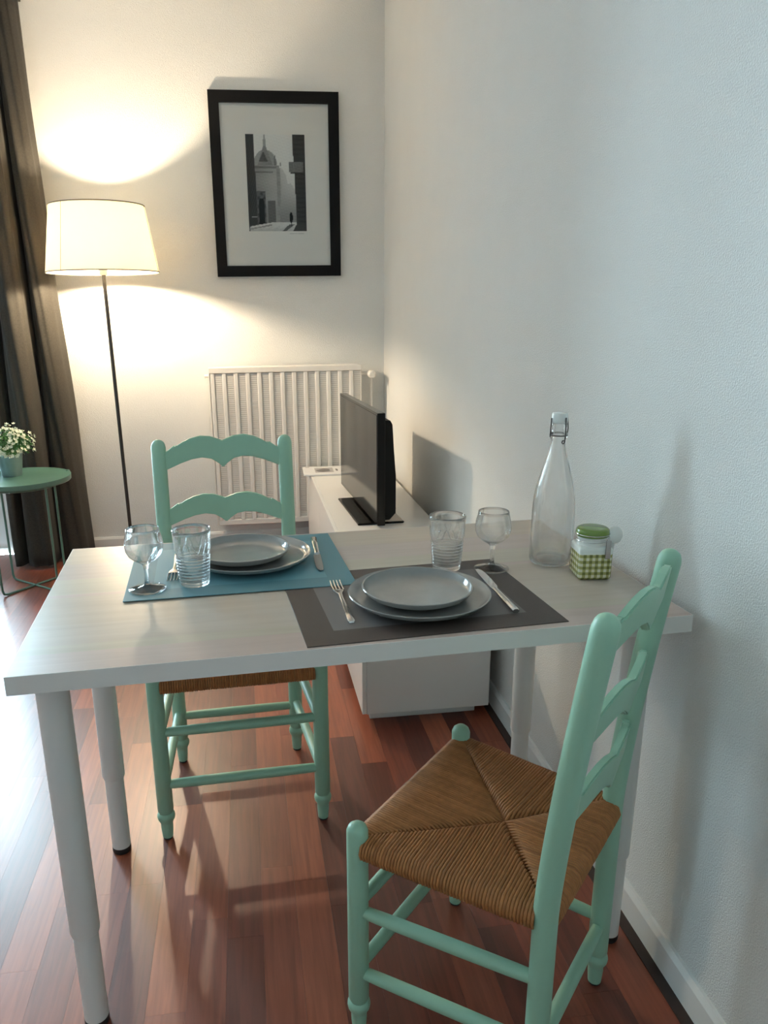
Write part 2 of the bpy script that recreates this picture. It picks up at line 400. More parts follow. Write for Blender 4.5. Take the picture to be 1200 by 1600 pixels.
# ------------------------------------------------------------------ dining table (rotated a little off the wall)
TX, TY, TR = -.0246, 0.0, .0512          # front right corner of the top and its turn
H, TH, TL, TW = .74, .030, 1.0985, .6281
tab = thing('dining_table', 'pale oak-effect dining table on four round white steel legs', 'table', (TX, TY, 0), TR)
MB().box(-TL+.0012, -.0012, .0012, TW-.0012, H-TH, H).build('tabletop', 'oak', tab, 0)
for q in ((-TL, 0, 0, .0012), (-TL, 0, TW-.0012, TW), (-TL, -TL+.0012, .0012, TW-.0012), (-.0012, 0, .0012, TW-.0012)):
    MB().box(q[0], q[1], q[2], q[3], H-TH, H-.0001).build('edge_band', 'edge', tab, 0)
IX, IY = .045, .081
for lx, ly in ((-IX, IY), (-TL+IX, IY), (-TL+IX, TW-IY), (-IX, TW-IY)):
    leg = MB().lathe([(0, .205), (.0245, .205), (.0255, .209), (.0255, H-TH-.004), (0, H-TH-.004)], 28).build('leg', 'white_leg', tab, loc=(lx, ly, 0))
    MB().lathe([(0, .014), (.0215, .014), (.0215, .215), (0, .215)], 28).build('leg_extension', 'white_leg', leg)
    MB().lathe([(0, 0), (.0205, 0), (.0218, .004), (.0218, .015), (0, .015)], 24).build('foot_pad', 'rubber', leg)
    MB().lathe([(0, H-TH-.006), (.045, H-TH-.006), (.045, H-TH), (0, H-TH)], 24).build('mounting_plate', 'white_leg', leg)

# ------------------------------------------------------------------ ladder-back chairs
A_, B_, D_, HB, LEAN, HF = .368, .314, .312, .879, .050, .436
def back_y(z):
    u = max(0, (z-.40)/(HB-.40)); return -D_/2-LEAN*u**1.35
def make_chair():
    root = thing('dining_chair', '', 'chair')
    R = .0182
    # front legs: turned, rounded top, ringed foot
    pf = [(0, HF), (.009, HF-.001), (.0150, HF-.006), (R, HF-.014), (R, .076), (.0158, .0725), (.0158, .0700), (.0198, .0655), (.0205, .0600), (.0192, .0530), (.0152, .0455), (.0140, .0420), (.0140, .030), (.0122, .005), (0, .005)]
    pe = [(0, .0), (.0108, .0), (.0114, .0055), (0, .0058)]
    for s in (-1, 1):
        lg = MB().lathe(pf, 22).build('leg', 'mint', root, loc=(s*A_/2, D_/2, 0))
        MB().lathe(pe, 14).build('foot_glide', 'rubber', lg)
    # back posts: bent, rounded on top
    for s in (-1, 1):
        zs = [.005, .030, .0420, .0455, .0530, .0600, .0655, .0700, .0725, .076, .085]; rs = [.0122, .0140, .0140, .0152, 0.0192, .0205, .0198, .0158, .0158, .0182, .0182]
        k = 24
        for i in range(1, k+1):
            zs.append(.085+(HB-.02-.085)*i/k); rs.append(R)
        for dz, r_ in ((-.012, .0165), (-.006, .0135), (-.002, .0085), (0, .003)): zs.append(HB+dz); rs.append(r_)
        pts = [Vector((0, back_y(z)+D_/2, z)) for z in zs]
        po_ = MB().tube(pts, rs, 20).build('back_post', 'mint', root, 50, loc=(s*B_/2, -D_/2, 0))
        MB().lathe(pe, 14).build('foot_glide', 'rubber', po_)
    def rung(p, q, r=.0118):
        p, q = Vector(p), Vector(q); n = 8
        pts = [p.lerp(q, i/n) for i in range(n+1)]; rs = [r*(.86+.14*math.sin(PI*i/n)**.5) for i in range(n+1)]
        MB().tube(pts, rs, 14).build('rung', 'mint', root)
    for z in (.276, .142): rung((-A_/2, D_/2, z), (A_/2, D_/2, z))
    for s in (-1, 1):
        rung((s*A_/2, D_/2, .262), (s*B_/2, -D_/2, .280)); rung((s*A_/2, D_/2, .132), (s*B_/2, -D_/2, .152))
    rung((-B_/2, -D_/2, .138), (B_/2, -D_/2, .138))
    # three shaped slats
    hw = B_/2-.006
    half_top = [(0, .027), (.012, .032), (.030, .0385), (.055, .0410), (.080, .0360), (.100, .0270), (.114, .0185), (.116, .0215), (.120, .0205), (.134, .0105), (hw, .0040)]
    half_bot = [(0, -.040), (.010, -.030), (.028, -.0175), (.052, -.0125), (.078, -.0155), (.105, -.0235), (.130, -.0330), (hw, -.0400)]
    top = [(-u, v) for u, v in half_top[:0:-1]]+half_top; bot = [(-u, v) for u, v in half_bot[:0:-1]]+half_bot
    def interp(tbl, u):
        for (a, b), (c, d) in zip(tbl, tbl[1:]):
            if a-1e-9 <= u <= c+1e-9: return b+(d-b)*(u-a)/(c-a) if c > a else b
        return tbl[-1][1]
    us = sorted(set([round(u, 5) for u, v in top+bot]))
    for zc, ks in ((.841, 1.0), (.699, .92), (.570, .92)):
        b = MB(); bm = b.bm; cols = []
        for u in us:
            zt = zc+interp(top, u)*ks; zb = zc+interp(bot, u)*ks
            bow = -.022*(1-(u/hw)**2); th = .0065; c = []
            for z in (zb, zt):
                y = back_y(z)+bow+.004
                c.append((bm.verts.new((u, y+th, z)), bm.verts.new((u, y-th, z))))
            cols.append(c)
        for P, Q in zip(cols, cols[1:]):
            (a0, a1), (a2, a3) = P; (b0, b1), (b2, b3) = Q
            bm.faces.new((a0, b0, b2, a2)); bm.faces.new((a1, a3, b3, b1)); bm.faces.new((a2, b2, b3, a3)); bm.faces.new((a0, a1, b1, b0))
        for P in (cols[0], cols[-1]): (a0, a1), (a2, a3) = P; bm.faces.new((a0, a2, a3, a1))
        bmesh.ops.recalc_face_normals(bm, faces=bm.faces[:])
        bmesh.ops.bevel(bm, geom=[e for e in bm.edges if len(e.link_faces) == 2 and e.calc_face_angle(0) > math.radians(60)], offset=.0022, segments=2, affect='EDGES')
        b.build('slat', 'mint', root, 50)
    # rush seat: every cord wraps a rail and runs to the mitred seam
    C = Vector((0, -.022, 0)); zr = .392; Rr = .0175
    cor = [Vector((-A_/2, D_/2, 0)), Vector((A_/2, D_/2, 0)), Vector((B_/2, -D_/2, 0)), Vector((-B_/2, -D_/2, 0))]
    bm = bmesh.new(); tone_ = []
    def seam_hit(P, n, Q):
        # ray P + t n against segment Q-C
        e = C-Q; den = n.x*e.y-n.y*e.x
        if abs(den) < 1e-9: return 1e9
        w_ = Q-P; t = (w_.x*e.y-w_.y*e.x)/den; u = (w_.x*n.y-w_.y*n.x)/den
        return t if t > 1e-4 and -.02 <= u <= 1.001 else 1e9
    for i in range(4):
        P0, P1 = cor[i], cor[(i+1) % 4]; e = P1-P0; Ln = e.length; e.normalize()
        n = Vector((e.y, -e.x, 0))
        if n.dot(C-P0) < 0: n = -n
        cnt = int((Ln-.024)/.0052); 
        for k in range(cnt):
            s = .012+(Ln-.024)*(k+.5)/cnt; P = P0+e*s
            t = min(seam_hit(P, n, P0), seam_hit(P, n, P1))
            if t > .4: continue
            r = (Ln-.024)/cnt*.56*random.uniform(.9, 1.08); path = []
            for a in (-80, -40, 0, 40, 75):
                ar = math.radians(a); path.append(P-n*(Rr*math.cos(ar))+Vector((0, 0, zr+Rr*math.sin(ar))))
            for q in (.25, .6, .9, 1.0):
                path.append(P+n*(t*q)+Vector((0, 0, zr+Rr*.99-.0035*math.sin(PI*q*.5)*min(1, t/.1)-(.007 if q == 1 else 0))))
            sub = MB(); sub.tube(path, [r]*len(path), 5, True)
            nb = len(bm.verts); tn = min(1, max(0, random.gauss(.55, .10)))
            me = bpy.data.meshes.new('t'); sub.bm.to_mesh(me); sub.bm.free(); bm.from_mesh(me); bpy.data.meshes.remove(me)
            tone_.extend([tn]*(len(bm.verts)-nb))
    fl = [bm.verts.new((c.x*.97, c.y*.97, z)) for z in (zr-.004, zr+.010) for c in cor]; tone_.extend([.1]*8)
    bm.faces.new(fl[:4]); bm.faces.new(fl[4:][::-1])
    for f in bm.faces: f.smooth = True
    me = bpy.data.meshes.new('rush_seat'); bm.to_mesh(me); bm.free(); me.materials.append(M['rush'])
    at = me.attributes.new('tone', 'FLOAT', 'POINT'); at.data.foreach_set('value', tone_)
    seat = link('rush_seat', me, root); seat['label'] = 'brown woven rush seat'
    for i in range(4):
        p, q = cor[i]+Vector((0, 0, zr)), cor[(i+1) % 4]+Vector((0, 0, zr)); MB().tube([p, q], .0115, 10).build('seat_rail', 'mint', root)
    return root
ch1 = make_chair(); ch1['label'] = 'mint green ladder-back chair tucked behind the table, its back before the radiator'; ch1['group'] = 'mint rush-seat chairs'
ch2 = copy_tree(ch1); ch2['label'] = 'mint green ladder-back chair in the foreground with its brown rush seat in view'
ch1.location = (-.812, .695, 0); ch1.rotation_euler.z = 3.188; ch1.scale = (1.054,)*3
ch2.location = (-.369, -.029, 0); ch2.rotation_euler.z = .816

# ------------------------------------------------------------------ low television bench along the right wall
BX0, BX1, BY0, BY1, BZ0, BZ1 = -.444, -.042, .955, 2.84, .042, .445
bn = thing('tv_bench', 'long low white television bench along the right-hand wall', 'bench', (BX0, BY0, 0))
bw, bl = BX1-BX0, BY1-BY0
MB().box(.014, bw, 0, bl, BZ1-.022, BZ1, .001).build('top_panel', 'white_gloss', bn, 0)
MB().box(.014, bw, 0, .018, BZ0, BZ1-.0225, .001).build('side_panel', 'white_gloss', bn, 0)
MB().box(.014, bw, bl-.018, bl, BZ0, BZ1-.0225, .001).build('side_panel', 'white_gloss', bn, 0)
MB().box(.014, bw, .019, bl-.019, BZ0, BZ0+.018).build('bottom_panel', 'white_gloss', bn, 0)
MB().box(bw-.006, bw, .019, bl-.019, BZ0+.019, BZ1-.023).build('rear_panel', 'white_gloss', bn, 0)
dl = bl/3
for i in range(3):
    MB().box(0, .0135, i*dl+.0012, (i+1)*dl-.0012, BZ0+.001, BZ1-.001, .001).build('door', 'white_gloss', bn, 0)
for i in (1, 2): MB().box(.016, bw-.008, i*dl-.008, i*dl+.008, BZ0+.019, BZ1-.023).build('divider', 'white_gloss', bn, 0)
for y0 in (.045, bl/2-.03, bl-.105): MB().box(.03, bw-.03, y0, y0+.06, 0, BZ0-.0003, .002).build('foot', 'white_gloss', bn, 0)

# television
TVY0, TVY1, TVX = 1.60, 2.35, -.284
tv = thing('television', 'thin black flat-screen television standing on the white bench', 'television', (TVX-.020, (TVY0+TVY1)/2, BZ1), .056)
hw = (TVY1-TVY0)/2; z0, z1 = .016, .440
MB().box(0, .030, -hw, hw, z0, z1, .002).build('bezel', 'black_gloss', tv, 30)
MB().box(-.0012, .0004, -hw+.009, hw-.009, z0+.017, z1-.009).build('screen', 'screen', tv, 0)
bk = MB(); bk.prism([(.030, .034), (.050, .034), (.074, .060), (.074, .20), (.066, .30), (.060, .395), (.052, .410), (.030, .412)], -hw+.014, hw-.014, lambda u, v, d: Vector((u, d, v)))
bk.build('rear_housing', 'black_matt', tv, 30)
MB().box(-.060, .125, -.30, .13, .0002, .0090, .003).build('stand_base', 'black_gloss', tv, 30)
MB().box(.006, .034, -.10, .05, .0085, .060, .002).build('stand_neck', 'black_gloss', tv, 30)
MB().tube([Vector((.074, -hw+.10, .075)), Vector((.092, -hw+.10, .070)), Vector((.096, -hw+.10, .055)), Vector((.078, -hw+.10, .050))], .002, 8).build('plug_loop', 'black_matt', tv)

# magazine on the bench
mg = thing('magazine', 'white printed brochure lying at the far end of the bench', 'magazine', (-.33, 2.715, BZ1), -.03)
MB().box(-.145, .145, -.10, .10, .0003, .010, .002).build('pages', 'paper', mg, 30)
def blob(name, m, cx, cy, rx, ry, z, n=18, wob=.25, parent=None):
    b = MB(); ph = random.random()*6
    pts = [(cx+rx*(1+wob*math.sin(3*a+ph)*.5)*math.cos(a), cy+ry*(1+wob*math.cos(2*a+ph)*.5)*math.sin(a)) for a in [2*PI*k/n for k in range(n)]]
    b.prism(pts, z, z+.0003, lambda u, v, d: Vector((u, v, d))); return b.build(name, m, parent, 0)
MB().box(-.085, .010, -.055, .060, .0100, .0102).build('cover_print', 'ink_light', mg, 0); blob('cover_print', 'ink', -.040, -.004, .036, .040, .0102, parent=mg)
MB().box(.055, .125, -.050, .060, .0100, .0102).build('cover_print', 'ink_light', mg, 0); blob('cover_print', 'ink', .088, .004, .020, .038, .0102, parent=mg)
blob('cover_print', 'ink', .028, .0, .006, .030, .0101, parent=mg)
MB().box(-.13, -.11, .075, .088, .0100, .0103).build('cover_print', 'ink_light', mg, 0); MB().box(.095, .12, .075, .088, .0100, .0103).build('cover_print', 'ink_light', mg, 0)

# ------------------------------------------------------------------ radiator
RX0, RX1, RZ0, RZ1, RYF, RYB = -.936, -.140, .135, .975, 2.885, 2.975
rad = thing('radiator', 'white ribbed panel radiator under the framed picture', 'radiator', (RX0, RYF, RZ0)); rw, rh, rd = RX1-RX0, RZ1-RZ0, RYB-RYF
MB().box(.006, rw-.006, .014, rd-.010, .030, rh-.030).build('core', 'rad_slot', rad, 0)
MB().box(0, rw, .0, rd, rh-.030, rh, .003).build('top_cover', 'white_rad', rad, 30)
MB().box(0, .006, .004, rd, .0, rh-.0305, .001).build('side_cover', 'white_rad', rad, 0)
MB().box(rw-.006, rw, .004, rd, .0, rh-.0305, .001).build('side_cover', 'white_rad', rad, 0)
MB().box(.0065, rw-.0065, .004, rd-.012, .0, .030, .003).build('bottom_rail', 'white_rad', rad, 30)
nf = 13; pit = (rw-.014)/nf
ribm = MB().prism([(0, .014), (.002, .005), (.006, .002), (.020, .002), (.024, .005), (.026, .014)], .0305, rh-.0305, lambda u, v, d: Vector((u, v, d))).mesh('rib', M['white_rad'], 30)
lv = MB(); ns = 74; zh = (rh-.062)/ns; lw_ = pit-.026
for k in range(ns): lv.box(0, lw_, .0075, .0135, .031+k*zh, .031+k*zh+zh*.74)
lvm = lv.mesh('louvre_strip', M['white_rad'], 0)
for k in range(nf):
    link('rib', ribm, rad, (.007+k*pit, 0, 0)); link('louvre_strip', lvm, rad, (.007+k*pit+.026, 0, 0))
MB().tube([Vector((-.022, .045, rh-.045)), Vector((.002, .045, rh-.045))], .008, 12).build('vent_plug', 'white_rad', rad)
vv = MB().tube([Vector((rw-.002, .045, rh-.050)), Vector((rw+.055, .045, rh-.050))], .009, 12).build('valve', 'white_rad', rad)
MB().tube([Vector((rw+.050, .048, rh-.050)), Vector((rw+.050, .020, rh-.050)), Vector((rw+.050, -.010, rh-.050)), Vector((rw+.050, -.030, rh-.050)), Vector((rw+.050, -.036, rh-.050))], [.016, .018, .021, .020, .014], 20).build('thermostat_head', 'white_rad', vv)
pts = [Vector((rw+.055, .050, rh-.050)), Vector((rw+.060, .060, rh-.070)), Vector((rw+.060, .065, rh-.12)), Vector((rw+.060, .066, -RZ0+.02))]
MB().tube(pts, .0075, 12).build('pipe', 'white_rad', rad)
for bx in (.12, rw-.12): MB().box(bx-.015, bx+.015, rd-.010, YB-RYF, .1, rh-.1).build('wall_bracket', 'white_rad', rad, 0)

# ------------------------------------------------------------------ framed picture
PX0, PX1, PZ0, PZ1 = -.861, -.232, 1.420, 2.262
pic = thing('framed_picture', 'black framed monochrome street photograph hanging above the radiator', 'picture', (PX0, YB, PZ0)); pw_, ph_ = PX1-PX0, PZ1-PZ0
bx_ = .051
fb = MB()
def rail(poly):
    fb.prism(poly, -.030, -.002, lambda u, v, d: Vector((u, d, v)))
rail([(0, 0), (pw_, 0), (pw_-bx_, bx_), (bx_, bx_)]); rail([(pw_, 0), (pw_, ph_), (pw_-bx_, ph_-bx_), (pw_-bx_, bx_)])
rail([(pw_, ph_), (0, ph_), (bx_, ph_-bx_), (pw_-bx_, ph_-bx_)]); rail([(0, ph_), (0, 0), (bx_, bx_), (bx_, ph_-bx_)])
fb.build('frame', 'frame_black', pic, 20)
MB().box(.040, pw_-.040, -.014, -.003, .040, ph_-.040).build('mount', 'mat_board', pic, 0)
MB().box(bx_-.006, pw_-bx_+.006, -.0190, -.0175, bx_-.006, ph_-bx_+.006).build('glazing', 'picture_glass', pic, 0)
# the print: a misty street, a domed church on the left, dark wall with a balcony on the right, one small walker
def pshade(u, v):
    def sm(a, b, x): t = min(1, max(0, (x-a)/(b-a))); return t*t*(3-2*t)
    n = (math.sin(u*91+v*57)*math.sin(v*133-u*41)+math.sin(u*37-v*201)*.7)*.022
    c = .56-.06*v
    # far hazy houses
    edge = .31+.38*max(0, u-.46) + (.10 if u > .66 else 0)*sm(.66, .70, u) + .02*math.sin(u*40)
    if u > .44 and v > edge: c = .30+.16*sm(.9, .35, v)*sm(.3, .8, u)-.10*sm(.55, .9, v)
    # church body
    if u < .56-.06*math.sin(v*9)*.4 and v > .315:
        c = .20+.13*sm(.1, .5, u)-.10*sm(.55, .92, v)+.03*math.sin(v*30)*.4
        if .325 < v < .345 or .375 < v < .39 and u < .45: c *= .55
        if .50 < u < .56: c = .24+.05*math.sin(v*60)*.3
    # dome, gable and spire
    ax = abs(u-.315)
    if v <= .315:
        if ((u-.32)/.20)**2+((v-.315)/.16)**2 < 1: c = .26
        if v > .105 and ax < (v-.10)*.55+.012: c = .20
        if .0 < v <= .12 and ax < .008+.012*(v > .05): c = .28
        if v > .18 and v < .275 and abs(u-.29) < (v-.17)*.75 and abs(u-.29) < .07: c = .075
        if .465 < u < .505 and v > .20+abs(u-.485)*3: c = .16
    if abs(u-.575) < .010 and .285 < v < .325: c = .24
    # dark lower left, doorway
    if u < .30 and v > .58: c = min(c, .085+.03*math.sin(v*70)*math.sin(u*60))
    if .19 < u < .285 and v > .655 and (v > .68 or abs(u-.237) < .035): c = .012
    if .34 < u < .47 and v > .68: c = min(c, .10)
    if u < .135+.02*v: c = .030+.035*abs(math.sin(v*47+u*80))
    if .05 < u < .15 and .845 < v < .855: c = .35
    # street
    gy = .905+.055*max(0, .42-u)*2.0
    if v > gy and u > .02: c = .48-.10*sm(.93, 1.0, v)+.05*math.sin(u*50+v*90)*.3
    if v > gy+.022-.01*u and v < gy+.034 and u < .4: c = .22
    # right hand dark wall with balcony
    we = .790+.035*v+(.010 if v > .4 else 0)
    if u > we: c = .035+.028*abs(math.sin(v*63)*math.sin(u*70+v*9))
    if .725 < u < .965 and .275 < v < .385: c = .115+.05*(math.sin(u*260) > 0)*(u < .93)
    if .745 < u < .80 and .385 < v < .40: c = .06
    # walker, shadow
    if abs(u-.735) < .032*math.sin(PI*min(1, max(0, (v-.795)/.125)))**.6 and .795 < v < .918: c = .008
    if .918 <= v < .945 and abs(u-.735) < .008: c = .02
    if .925 < v and abs(u-(.735-(v-.935)*2.0)) < .05*(1-(v-.925)*4): c = min(c, .10)
    if v > .93 and u > .775+(.985-v)*.9: c = .06
    c = c*1.45 if c > .07 else c*1.1
    return max(.004, min(.85, c+n*min(1, c*6)))
GX, GY = 84, 132
ux0, ux1, uz0, uz1 = (-.691-PX0), (-.402-PX0), (1.6355-PZ0), (2.076-PZ0)
vs = [(ux0+(ux1-ux0)*i/GX, -.0148, uz1-(uz1-uz0)*j/GY) for j in range(GY+1) for i in range(GX+1)]
fs = [(j*(GX+1)+i, j*(GX+1)+i+1, (j+1)*(GX+1)+i+1, (j+1)*(GX+1)+i) for j in range(GY) for i in range(GX)]
pme = bpy.data.meshes.new('print'); pme.from_pydata(vs, [], [f[::-1] for f in fs]); pme.materials.append(M['print'])
ca = pme.color_attributes.new('tone', 'FLOAT_COLOR', 'POINT')
for j in range(GY+1):
    for i in range(GX+1):
        c = pshade(i/GX, j/GY); ca.data[j*(GX+1)+i].color = (c, c*1.01, c*.97, 1)
prt = link('print', pme, pic)
for k, (a, b) in enumerate(((.70, .78), (.79, .83), (.84, .95))):
    MB().box(ux0+(ux1-ux0)*a, ux0+(ux1-ux0)*b, -.0152, -.0142, uz0-.0125, uz0-.0105).build('caption_line', 'ink_light', prt, 0)

# ------------------------------------------------------------------ floor lamp
LX, LY = -1.363, 2.615
lamp = thing('floor_lamp', 'lit floor lamp with a cream tapered shade on a thin dark pole', 'lamp', (LX, LY, 0))
MB().lathe([(0, 0), (.135, 0), (.137, .004), (.135, .018), (.128, .024), (.02, .028), (.014, .045), (0, .045)], 40).build('base', 'lamp_metal', lamp)
MB().tube([Vector((.01, 0, .03)), Vector((.004, 0, .8)), Vector((0, 0, 1.418))], .0085, 14).build('pole', 'lamp_metal', lamp)
SZ0, SZ1, SR0, SR1 = 1.425, 1.705, .248, .205
sh = MB(); sh.lathe([(SR0, SZ0), (SR1, SZ1), (SR1-.0012, SZ1), (SR0-.0012, SZ0)], 72, closed=True); shade = sh.build('shade', 'shade', lamp)
MB().lathe([(SR0-.002, SZ0-.001), (SR0+.0012, SZ0-.001), (SR0+.001, SZ0+.0035), (SR0-.002, SZ0+.0035)], 72, closed=True).build('shade_rim', 'shade_rim', shade)
MB().lathe([(SR1-.002, SZ1-.0035), (SR1+.0012, SZ1-.0035), (SR1+.0012, SZ1+.001), (SR1-.002, SZ1+.001)], 72, closed=True).build('shade_rim', 'shade_rim', shade)
for a in (.2, 2.3, 4.4):
    r0, r1 = SR0+.0004, SR1+.0004
    MB().tube([Vector((r0*math.cos(a-.3), r0*math.sin(a-.3), SZ0)), Vector((r1*math.cos(a-.3), r1*math.sin(a-.3), SZ1))], .0009, 6).build('seam', 'shade_rim', shade)
zf = 1.445
for a in (.4, .4+2*PI/3, .4+4*PI/3):
    rr = SR0-(SR0-SR1)*(zf-SZ0)/(SZ1-SZ0)-.001
    MB().tube([Vector((.018*math.cos(a), .018*math.sin(a), zf)), Vector((rr*math.cos(a), rr*math.sin(a), zf))], .0016, 6).build('shade_spoke', 'lamp_metal', lamp)
MB().lathe([(0, 1.415), (.017, 1.415), (.019, 1.425), (.019, 1.475), (.013, 1.483), (0, 1.483)], 20).build('bulb_socket', 'socket', lamp)
MB().lathe([(0, 1.483), (.010, 1.484), (.012, 1.492), (.019, 1.506), (.022, 1.521), (.020, 1.534), (.012, 1.544), (0, 1.548)], 24).build('bulb', 'bulb', lamp)

# ------------------------------------------------------------------ curtain and rod
def curtain():
    plan = [(-1.985, 2.90), (-1.972, 2.83), (-1.958, 2.745), (-1.935, 2.722), (-1.915, 2.745), (-1.905, 2.80), (-1.893, 2.785), (-1.880, 2.725), (-1.845, 2.700), (-1.805, 2.700), (-1.775, 2.715),
            (-1.762, 2.76), (-1.757, 2.84), (-1.750, 2.90), (-1.738, 2.86), (-1.725, 2.815), (-1.695, 2.795), (-1.660, 2.800), (-1.630, 2.830), (-1.612, 2.88), (-1.600, 2.93)]
    # smooth subdivision (Catmull-Rom)
    P = [Vector((a, b, 0)) for a, b in plan]; pts = []
    for i in range(len(P)-1):
        p0, p1, p2, p3 = P[max(i-1, 0)], P[i], P[i+1], P[min(i+2, len(P)-1)]
        for k in range(5):
            t = k/5; pts.append(.5*((2*p1)+(p2-p0)*t+(2*p0-5*p1+4*p2-p3)*t*t+(3*p1-p0-3*p2+p3)*t**3))
    pts.append(P[-1])
    b = MB(); bm = b.bm; rows = []; nz = 46; cx, cy = -1.70, 2.86
    for j in range(nz+1):
        z = .018+(2.58-.018)*j/nz; q = z/2.58
        # gathered a little tighter and shifted right towards the rod end at the top
        sx = 1.0-.30*q**1.2; sy = 1.0-.42*q
        row = []
        for i, p in enumerate(pts):
            wob = .008*math.sin(i*.31+z*3.1)*(1-q*.6)+.004*math.sin(i*.9+z*7)
            row.append(bm.verts.new((-1.60-.068*q+(p.x+1.60)*sx+wob*.5, cy+(p.y-cy)*sy+wob, z)))
        rows.append(row)
    for A, B in zip(rows, rows[1:]):
        for k in range(len(pts)-1): bm.faces.new((A[k], A[k+1], B[k+1], B[k]))
    o = b.build('curtain', 'curtain', None, 180)
    md = o.modifiers.new('thickness', 'SOLIDIFY'); md.thickness = .003; md.offset = 0
    return tag(o, 'dark taupe floor-length curtain drawn aside in the corner by the window', 'curtain')
curtain()
rod = thing('curtain_rod', 'dark metal curtain rod over the window, above the taupe curtain', 'curtain rod', (WX0-.1, 2.86, 2.615))
MB().tube([Vector((0, 0, 0)), Vector((1.70, 0, 0))], .012, 14).build('pole', 'lamp_metal', rod)
for ex in (0, 1.70): MB().lathe([(0, -.022), (.016, -.014), (.022, 0), (.016, .014), (0, .022)], 16, (ex, 0, 0)).build('finial', 'lamp_metal', rod)
for ex in (.06, 1.64): MB().box(ex-.008, ex+.008, -.008, YB-2.86, -.010, .010, .002).build('bracket', 'lamp_metal', rod, 0)
for k in range(7):
    MB().lathe([(.020+.003*math.cos(a), .003*math.sin(a)) for a in [2*PI*j/8 for j in range(8)]], 20, closed=True).build('ring', 'lamp_metal', rod).matrix_local = Matrix.Translation((1.285+k*.043, 0, -.008)) @ Matrix.Rotation(PI/2, 4, 'Y')

# ------------------------------------------------------------------ green side table
SX, SY, SZ = -1.795, 2.455, .535; SRad = .218
st = thing('side_table', 'round green metal tray table beside the curtain', 'side table', (SX, SY, 0))
MB().lathe([(0, SZ-.024), (SRad-.004, SZ-.024), (SRad, SZ-.020), (SRad+.001, SZ), (SRad-.002, SZ+.001), (SRad-.005, SZ), (SRad-.008, SZ-.0015), (0, SZ-.0015)], 72).build('tray', 'table_green', st)
r_ = .0055
for a in (.87, .87+PI/2):
    c_, s_ = math.cos(a), math.sin(a); q = .172
    pts = [Vector((-q*c_, -q*s_, SZ-.0245)), Vector((-q*c_, -q*s_, .03)), Vector((-(q-.006)*c_, -(q-.006)*s_, .012)), Vector((-(q-.025)*c_, -(q-.025)*s_, .006)),
           Vector(((q-.025)*c_, (q-.025)*s_, .006)), Vector(((q-.006)*c_, (q-.006)*s_, .012)), Vector((q*c_, q*s_, .03)), Vector((q*c_, q*s_, SZ-.0245))]
    MB().tube(pts, r_, 10).build('leg_frame', 'table_green', st)
MB().lathe([(.160+.006*math.cos(a), SZ-.036+.006*math.sin(a)) for a in [2*PI*j/8 for j in range(8)]], 48, closed=True).build('under_ring', 'table_green', st)
for a in (.25, PI+.25): MB().lathe([(0, -.006), (.010, -.006), (.011, .0), (.008, .006), (0, .008)], 14, ((SRad-.002)*math.cos(a+.3), (SRad-.002)*math.sin(a+.3), SZ-.004)).build('tray_knob', 'table_green', st)

# potted flowers
pt = thing('potted_flowers', 'small zinc pot of white artificial flowers on the green table', 'plant', (-1.845, 2.50, SZ-.0014))
pt.scale = (1.38,)*3
MB().lathe([(0, 0.0), (.030, 0.0), (.032, .002), (.041, .070), (.043, .072), (.043, .076), (.040, .076), (.039, .070), (.037, .062), (0, .062)], 32).build('pot', 'zinc', pt)
MB().lathe([(0, .072), (.02, .070), (.037, .063), (0, .0625)], 18).build('moss', 'soil', pt)
fl, st_, pe_ = MB(), MB(), MB(); rnd = random.Random(3)
for k in range(130):
    th = rnd.random()*2*PI; ph = math.acos(1-rnd.random()*1.12); R = .088*rnd.uniform(.78, 1.05)
    d = Vector((math.sin(ph)*math.cos(th), math.sin(ph)*math.sin(th), math.cos(ph))); tip = Vector((0, 0, .085))+Vector((d.x*R, d.y*R, d.z*R*.95))
    base = Vector((d.x*.02, d.y*.02, .066))
    if k % 2 == 0: st_.tube([base, base.lerp(tip, .5)+Vector((0, 0, .008)), tip], .0009, 4, False)
    for j in range(3):
        q = base.lerp(tip, rnd.uniform(.35, .95))+Vector((rnd.uniform(-.010, .010), rnd.uniform(-.010, .010), rnd.uniform(-.006, .008)))
        ax = Vector((rnd.uniform(-1, 1), rnd.uniform(-1, 1), rnd.uniform(-.3, 1))).normalized(); sd = ax.cross(Vector((.3, .7, .2))).normalized()*.0045; ln = ax*.015
        up = ax.cross(sd).normalized()*.0015
        v = [fl.bm.verts.new(q+p) for p in (Vector(), ln*.5+sd+up, ln, ln*.5-sd+up)]; fl.bm.faces.new(v)
    if d.z > -.15:
        for j in range(2 if k % 3 else 3):
            c = tip+Vector((rnd.uniform(-.009, .009), rnd.uniform(-.009, .009), rnd.uniform(-.006, .009))); n = (d+Vector((rnd.uniform(-.5, .5), rnd.uniform(-.5, .5), rnd.uniform(-.2, .5)))).normalized()
            e1 = n.cross(Vector((.2, .1, .97))).normalized(); e2 = n.cross(e1); r5 = rnd.uniform(.0052, .0075)
            cv = pe_.bm.verts.new(c-n*.0015)
            for p in range(5):
                a = 2*PI*p/5
                def pp(ang, r, h): return c+e1*(r*math.cos(ang))+e2*(r*math.sin(ang))+n*h
                v = [cv, pe_.bm.verts.new(pp(a-.5, r5*.75, .001)), pe_.bm.verts.new(pp(a, r5, .0025)), pe_.bm.verts.new(pp(a+.5, r5*.75, .001))]; pe_.bm.faces.new(v)
st_.build('stems', 'leaf', pt)['kind'] = 'stuff'; fl.build('foliage', 'leaf', pt)['kind'] = 'stuff'; pe_.build('blossoms', 'petal', pt)['kind'] = 'stuff'

